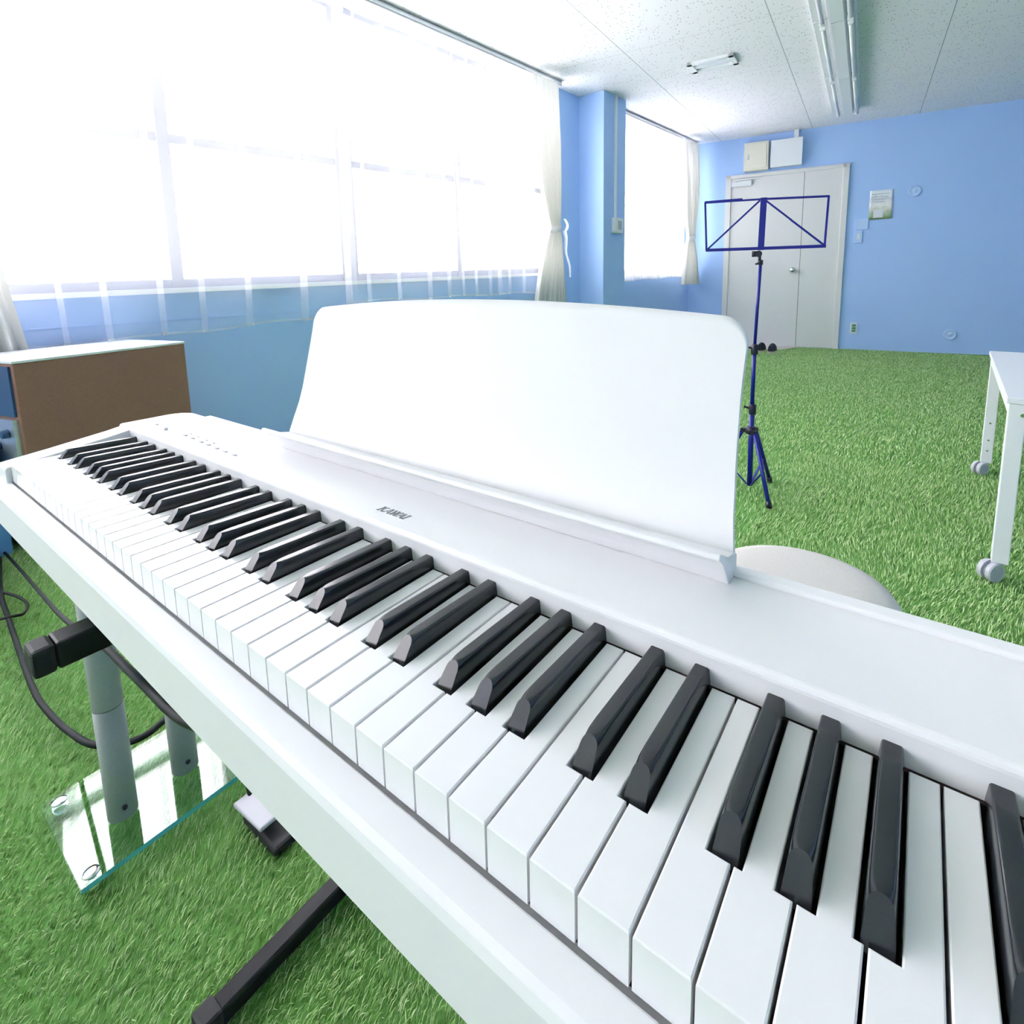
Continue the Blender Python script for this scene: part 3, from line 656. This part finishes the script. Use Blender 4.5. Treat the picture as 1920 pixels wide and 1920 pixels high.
for lo, hi in (((-.38, 4.665), (-.01, 4.70)), ((-.38, 4.86), (-.01, 4.895)), ((-.38, 4.665), (-.34, 4.895)), ((-.05, 4.665), (-.01, 4.895))): b.box((*lo, CEIL-.022), (*hi, CEIL), fr=CE)
b.build('vent_frame', 'fixture', t)
b = MB(); b.box((-.34, 4.75, CEIL-.016), (-.05, 4.81, CEIL), fr=CE); b.build('vent_slat', 'fixture', t)

# ------------------------------------------------------------ wall things
def cond(pts, r, lab):
    b = MB(); 
    for p, q in zip(pts[:-1], pts[1:]): b.bar(p, q, r*2, r*2, up=(1, .1, 0))
    return tag(b.build('wall_conduit', 'plaswhite'), lab, 'conduit')
cond([WW(4.862, -1.852, CEIL), WW(4.862, -1.852, 1.545)], .011, 'thin white conduit running down the blue column')
t = thing('wall_controller', 'white control box at the bottom of the conduit on the column', 'switch', WW(4.88, -1.85, 1.47))
b = MB(); b.box((4.80, -1.86, 1.395), (4.965, -1.82, 1.545), fr=WW, bev=.005); b.build('cover', 'plaswhite', t)
b = MB(); b.box((4.865, -1.822, 1.43), (4.93, -1.815, 1.515), fr=WW); b.build('display', 'button', t)
t = thing('electrical_box', 'cream metal box with a latch above the door, left of the white box', 'electrical box', FW(.03, .05, 2.27))
b = MB(); b.box((-.115, .001, 2.275), (.172, .11, 2.62), fr=FW); b.build('box_body', 'box', t, bevel=.003)
b = MB(); b.box((-.095, .11, 2.297), (.150, .118, 2.60), fr=FW, bev=.002); bd = b.build('box_door', 'box', t)
b = MB(); b.box((-.075, .118, 2.41), (-.052, .124, 2.475), fr=FW, bev=.002); b.build('latch', 'metal', bd)
t = thing('electrical_box', 'plain white box above the door, right of the cream box', 'electrical box', FW(.37, .05, 2.27))
b = MB(); b.box((.203, .001, 2.29), (.548, .10, 2.607), fr=FW); b.build('box_body', 'plaswhite', t, bevel=.003)
b = MB(); b.box((.198, .10, 2.285), (.553, .112, 2.612), fr=FW); b.build('box_cover', 'plaswhite', t, bevel=.003)
tag(MB().box((.45, 0, 2.60), (.50, .06, CEIL), fr=FW).build('wall_conduit', 'plaswhite'), 'short white duct from the white box up to the ceiling', 'conduit')
# poster with a faint landscape print
def poster_mat():
    m = bpy.data.materials.new('printed_paper'); m.use_nodes = True; nt = m.node_tree; N = nt.nodes; L = nt.links; p = N['Principled BSDF']; p.inputs['Roughness'].default_value = .35
    tc = N.new('ShaderNodeTexCoord'); sp = N.new('ShaderNodeSeparateXYZ'); L.new(tc.outputs['Generated'], sp.inputs[0])
    nz = N.new('ShaderNodeTexNoise'); nz.inputs['Scale'].default_value = 7; nz.inputs['Detail'].default_value = 6; L.new(tc.outputs['Generated'], nz.inputs['Vector'])
    a = N.new('ShaderNodeMath'); a.operation = 'MULTIPLY_ADD'; a.inputs[1].default_value = .45; L.new(nz.outputs['Fac'], a.inputs[0]); L.new(sp.outputs[2], a.inputs[2])
    r = N.new('ShaderNodeValToRGB'); L.new(a.outputs[0], r.inputs[0]); e = r.color_ramp.elements
    e[0].position = .25; e[0].color = srgb(140, 172, 120); e[1].position = 1.2; e[1].color = srgb(240, 246, 248)
    for ps, c in ((.45, (184, 196, 172)), (.58, (224, 222, 208)), (.72, (246, 246, 243)), (.95, (215, 218, 224))): q = e.new(ps); q.color = srgb(*c)
    L.new(r.outputs[0], p.inputs['Base Color']); return m
MT['print'] = poster_mat()
t = thing('poster', 'pale landscape poster with a white label on the blue far wall', 'poster', FW(1.40, 0, 1.57))
b = MB(); b.grid([[FW(1.288+.228*i/10, .004+.012*(abs(i-5)/5)**3*(j/8), 1.572+.335*(1-j/8)) for i in range(11)] for j in range(9)]); po = b.build('paper', 'print', t)
md = po.modifiers.new('thick', 'SOLIDIFY'); md.thickness = .0015
b = MB(); b.box((1.335, .008, 1.59), (1.43, .0105, 1.685), fr=FW); b.build('poster_label', 'plaswhite', t)
b = MB()
for k in range(4): b.box((1.31+.01*k, .0075, 1.86-.03*k), (1.48-.012*k, .009, 1.867-.03*k), fr=FW)
b.build('printed_lines', 'button', t)
tag(MB().box((1.16, 0, 1.462), (1.29, .016, 1.588), fr=FW, bev=.002).build('blank_plate', 'bluecap'), 'blank blue-painted plate just below the poster', 'wall plate')
t = thing('light_switch', 'pale wall switch under the blank plate right of the door', 'switch', FW(1.2, 0, 1.38))
b = MB(); b.box((1.158, 0, 1.305), (1.238, .016, 1.450), fr=FW, bev=.003); b.build('switch_plate', 'bluecap', t)
b = MB(); b.box((1.186, .012, 1.345), (1.212, .022, 1.41), fr=FW, bev=.002); b.build('rocker', 'plaswhite', t)
t = thing('wall_socket', 'white wall socket with green insert low beside the door', 'socket', FW(1.22, 0, .27))
b = MB(); b.box((1.178, 0, .20), (1.257, .010, .336), fr=FW, bev=.003); b.build('socket_plate', 'plaswhite', t)
b = MB()
for k in range(3): b.box((1.198, .010, .222+.034*k), (1.238, .013, .248+.034*k), fr=FW)
b.build('socket_insert', 'green', t)
for tt, z, lab in ((1.719, 1.863, 'round blue cover plate high on the far wall, right of the poster'), (2.162, .22, 'round blue cover plate low on the far wall above the grass')):
    b = MB(); b.lathe(FW(tt, 0, z), [(.060, 0), (.060, .014), (.054, .020), (.046, .014), (.02, .014), (.013, .020), (.004, .020)], 32, ax=-fn)
    tag(b.build('round_cover', 'bluecap'), lab, 'wall cover')

# ------------------------------------------------------------ outside
def building(lab, s, d, w, dep, h, rows, cols_, m='bld', balc=False):
    t = thing('building', lab, 'building', WW(s, d, -5))
    b = MB(); b.box((s-w/2, d-dep, -5), (s+w/2, d, h), fr=WW); b.build('wall', m, t)
    b = MB(); b.box((s-w/2-.2, d-dep-.2, h), (s+w/2+.2, d+.2, h+.35), fr=WW); b.build('parapet', m, t)
    for i in range(cols_):
        for j in range(rows):
            cs = s-w/2+w*(i+.5)/cols_; z = -3.5+(h+3.5)*(j+.5)/rows; ww = w/cols_*.5; hh = (h+3.5)/rows*.42
            b = MB(); b.box((cs-ww/2, d-.05, z-hh/2), (cs+ww/2, d+.05, z+hh/2), fr=WW); wn_ = b.build('window', 'bldwin', t)
    if balc:
        for j in range(rows):
            z = -3.5+(h+3.5)*(j+.1)/rows; b = MB(); b.box((s-w/2-.3, d, z), (s+w/2+.3, d+1.2, z+1.0), fr=WW); b.build('balcony', m, t)
building('pale low house outside, seen through the left of the large window', -9, -24, 9, 8, 3.2, 2, 3)
building('tall pale apartment block with balconies seen through the large window', 13, -40, 8, 9, 22, 8, 2, balc=True)
building('broad grey block beside the tall apartment block outside', 27, -46, 17, 12, 21, 6, 6, 'bldgrey')
building('long pale low building outside behind the utility pole', 14, -26, 16, 6, 2.4, 2, 6)
building('white school-like building outside right of the utility pole', 42, -32, 26, 10, 7.5, 3, 8)
building('pale apartment block farthest right outside the large window', 90, -50, 34, 14, 25, 7, 7, 'bldgrey')
up = thing('utility_pole', 'grey utility pole with crossarms outside the large window', 'utility pole', WW(5.2, -12, -5))
b = MB(); b.tube([WW(5.2, -12, -5), WW(5.2, -12, 4.2)], [.19, .14], 16); b.build('pole', 'bldgrey', up)
for z in (3.9, 3.2, 2.6):
    b = MB(); b.bar(WW(3.9, -12, z), WW(6.6, -12, z), .09, .09); ar = b.build('crossarm', 'bldgrey', up)
    for k in range(4):
        b = MB(); b.lathe(WW(4.1+.75*k, -12, z+.05), [(.05, 0), (.07, .06), (.04, .1), (.06, .15), (.03, .2)], 10); b.build('insulator', 'wire', ar)
b = MB(); b.lathe(WW(5.2, -11.6, 1.0), [(.3, 0), (.32, .05), (.32, .8), (.25, .9)], 20); b.build('transformer', 'bldgrey', up)
for k, (z, sag, lab) in enumerate(((3.95, .5, 'overhead wire outside, topmost on the utility pole'), (3.25, .5, 'overhead wire outside, second from the top of the pole'), (2.65, .4, 'thick bundled cable outside on the lowest crossarm'))):
    b = MB(); b.tube([WW(5.2+(-22)*q/24, -12+.02*q, z+.15-sag*4*(q/24)*(1-q/24)) for q in range(25)]+[], .03 if k < 2 else .045, 6)
    tag(b.build('overhead_wire', 'wire'), lab, 'wire')
b = MB(); b.tube(smoothpath([WW(-1.5, -11.9, 2.6), WW(-.5, -11.9, 1.2), WW(.8, -11.9, .9), WW(1.6, -11.9, 1.7), WW(1.0, -11.9, 2.5), WW(-.3, -11.9, 2.3), WW(.4, -11.9, 1.4), WW(2.4, -11.9, 1.1), WW(5.1, -11.9, 2.3)]), .035, 6)
tag(b.build('cable_loop', 'wire'), 'looped slack cable hanging from the overhead wires outside', 'cable')
b = MB(); b.box((-120, -90, -5.2), (20, 160, -5)); b.box((0, 0, 0), (0, 0, 0))
tag(b.build('ground', 'outground'), None, None, kind='structure')

# ------------------------------------------------------------ turf pile
def turf(regs):
    allv = []; nb = 0
    for (x0, x1, y0, y1, dens, ln, wdt) in regs:
        n = int((x1-x0)*(y1-y0)*dens); x = RNG.uniform(x0, x1, n); y = RNG.uniform(y0, y1, n)
        ok = (x*wn.x+y*wn.y > WD+.01) & (x*fn.x+y*fn.y < FD-.01)
        t_ = x*fd.x+y*fd.y; d_ = FD-(x*fn.x+y*fn.y)
        ok &= ~((t_ > -.9) & (t_ < .60) & (d_ < .34)); ok &= ~((t_ > -.9) & (t_ < -.1) & (d_ < .62))
        x, y = x[ok], y[ok]; n = len(x)
        pat = np.sin(x*9+2*np.sin(y*5))*.35+np.sin(y*13-x*4)*.25
        lean = np.pi*.42+pat+RNG.normal(0, .45, n); tilt = RNG.uniform(.75, 1.42, n)
        L = ln*RNG.uniform(.7, 1.2, n); w = wdt*RNG.uniform(.7, 1.2, n)
        dx, dy = np.cos(lean), np.sin(lean); a = RNG.uniform(0, np.pi, n); ax, ay = np.cos(a)*w/2, np.sin(a)*w/2
        h1 = L*.55*np.cos(tilt*.5); r1 = L*.55*np.sin(tilt*.5); h2 = h1+L*.45*np.cos(tilt); r2 = r1+L*.45*np.sin(tilt)
        V = np.stack([np.stack([x-ax, y-ay, x*0-.001], 1), np.stack([x+ax, y+ay, x*0-.001], 1), np.stack([x+dx*r1+ax, y+dy*r1+ay, h1], 1), np.stack([x+dx*r1-ax, y+dy*r1-ay, h1], 1), np.stack([x+dx*r2, y+dy*r2, h2], 1)], 1)
        allv.append(V.reshape(-1, 3)); nb += n
    V = np.concatenate(allv).astype(np.float32); base = np.arange(nb, dtype=np.int32)*5
    lq = np.stack([base, base+1, base+2, base+3, base+3, base+2, base+4], 1).ravel()
    me = bpy.data.meshes.new('artificial_grass'); me.vertices.add(len(V)); me.vertices.foreach_set('co', V.ravel())
    me.loops.add(len(lq)); me.loops.foreach_set('vertex_index', lq)
    me.polygons.add(nb*2); ls = np.stack([np.arange(nb)*7, np.arange(nb)*7+4], 1).ravel().astype(np.int32); me.polygons.foreach_set('loop_start', ls)
    me.update(calc_edges=True); me.validate()
    me.materials.append(MT['blade']); o = bpy.data.objects.new('artificial_grass', me); COL.objects.link(o)
    tag(o, 'green artificial grass pile covering the whole floor', 'artificial grass', kind='stuff')
turf([(-1.75, .75, -.75, .75, 62000, .017, .0012), (.55, 2.6, .75, 3.0, 22000, .019, .0020), (-.9, .55, .75, 3.0, 7000, .021, .0026), (-1.1, 3.4, 3.0, 7.75, 8500, .020, .0032)])
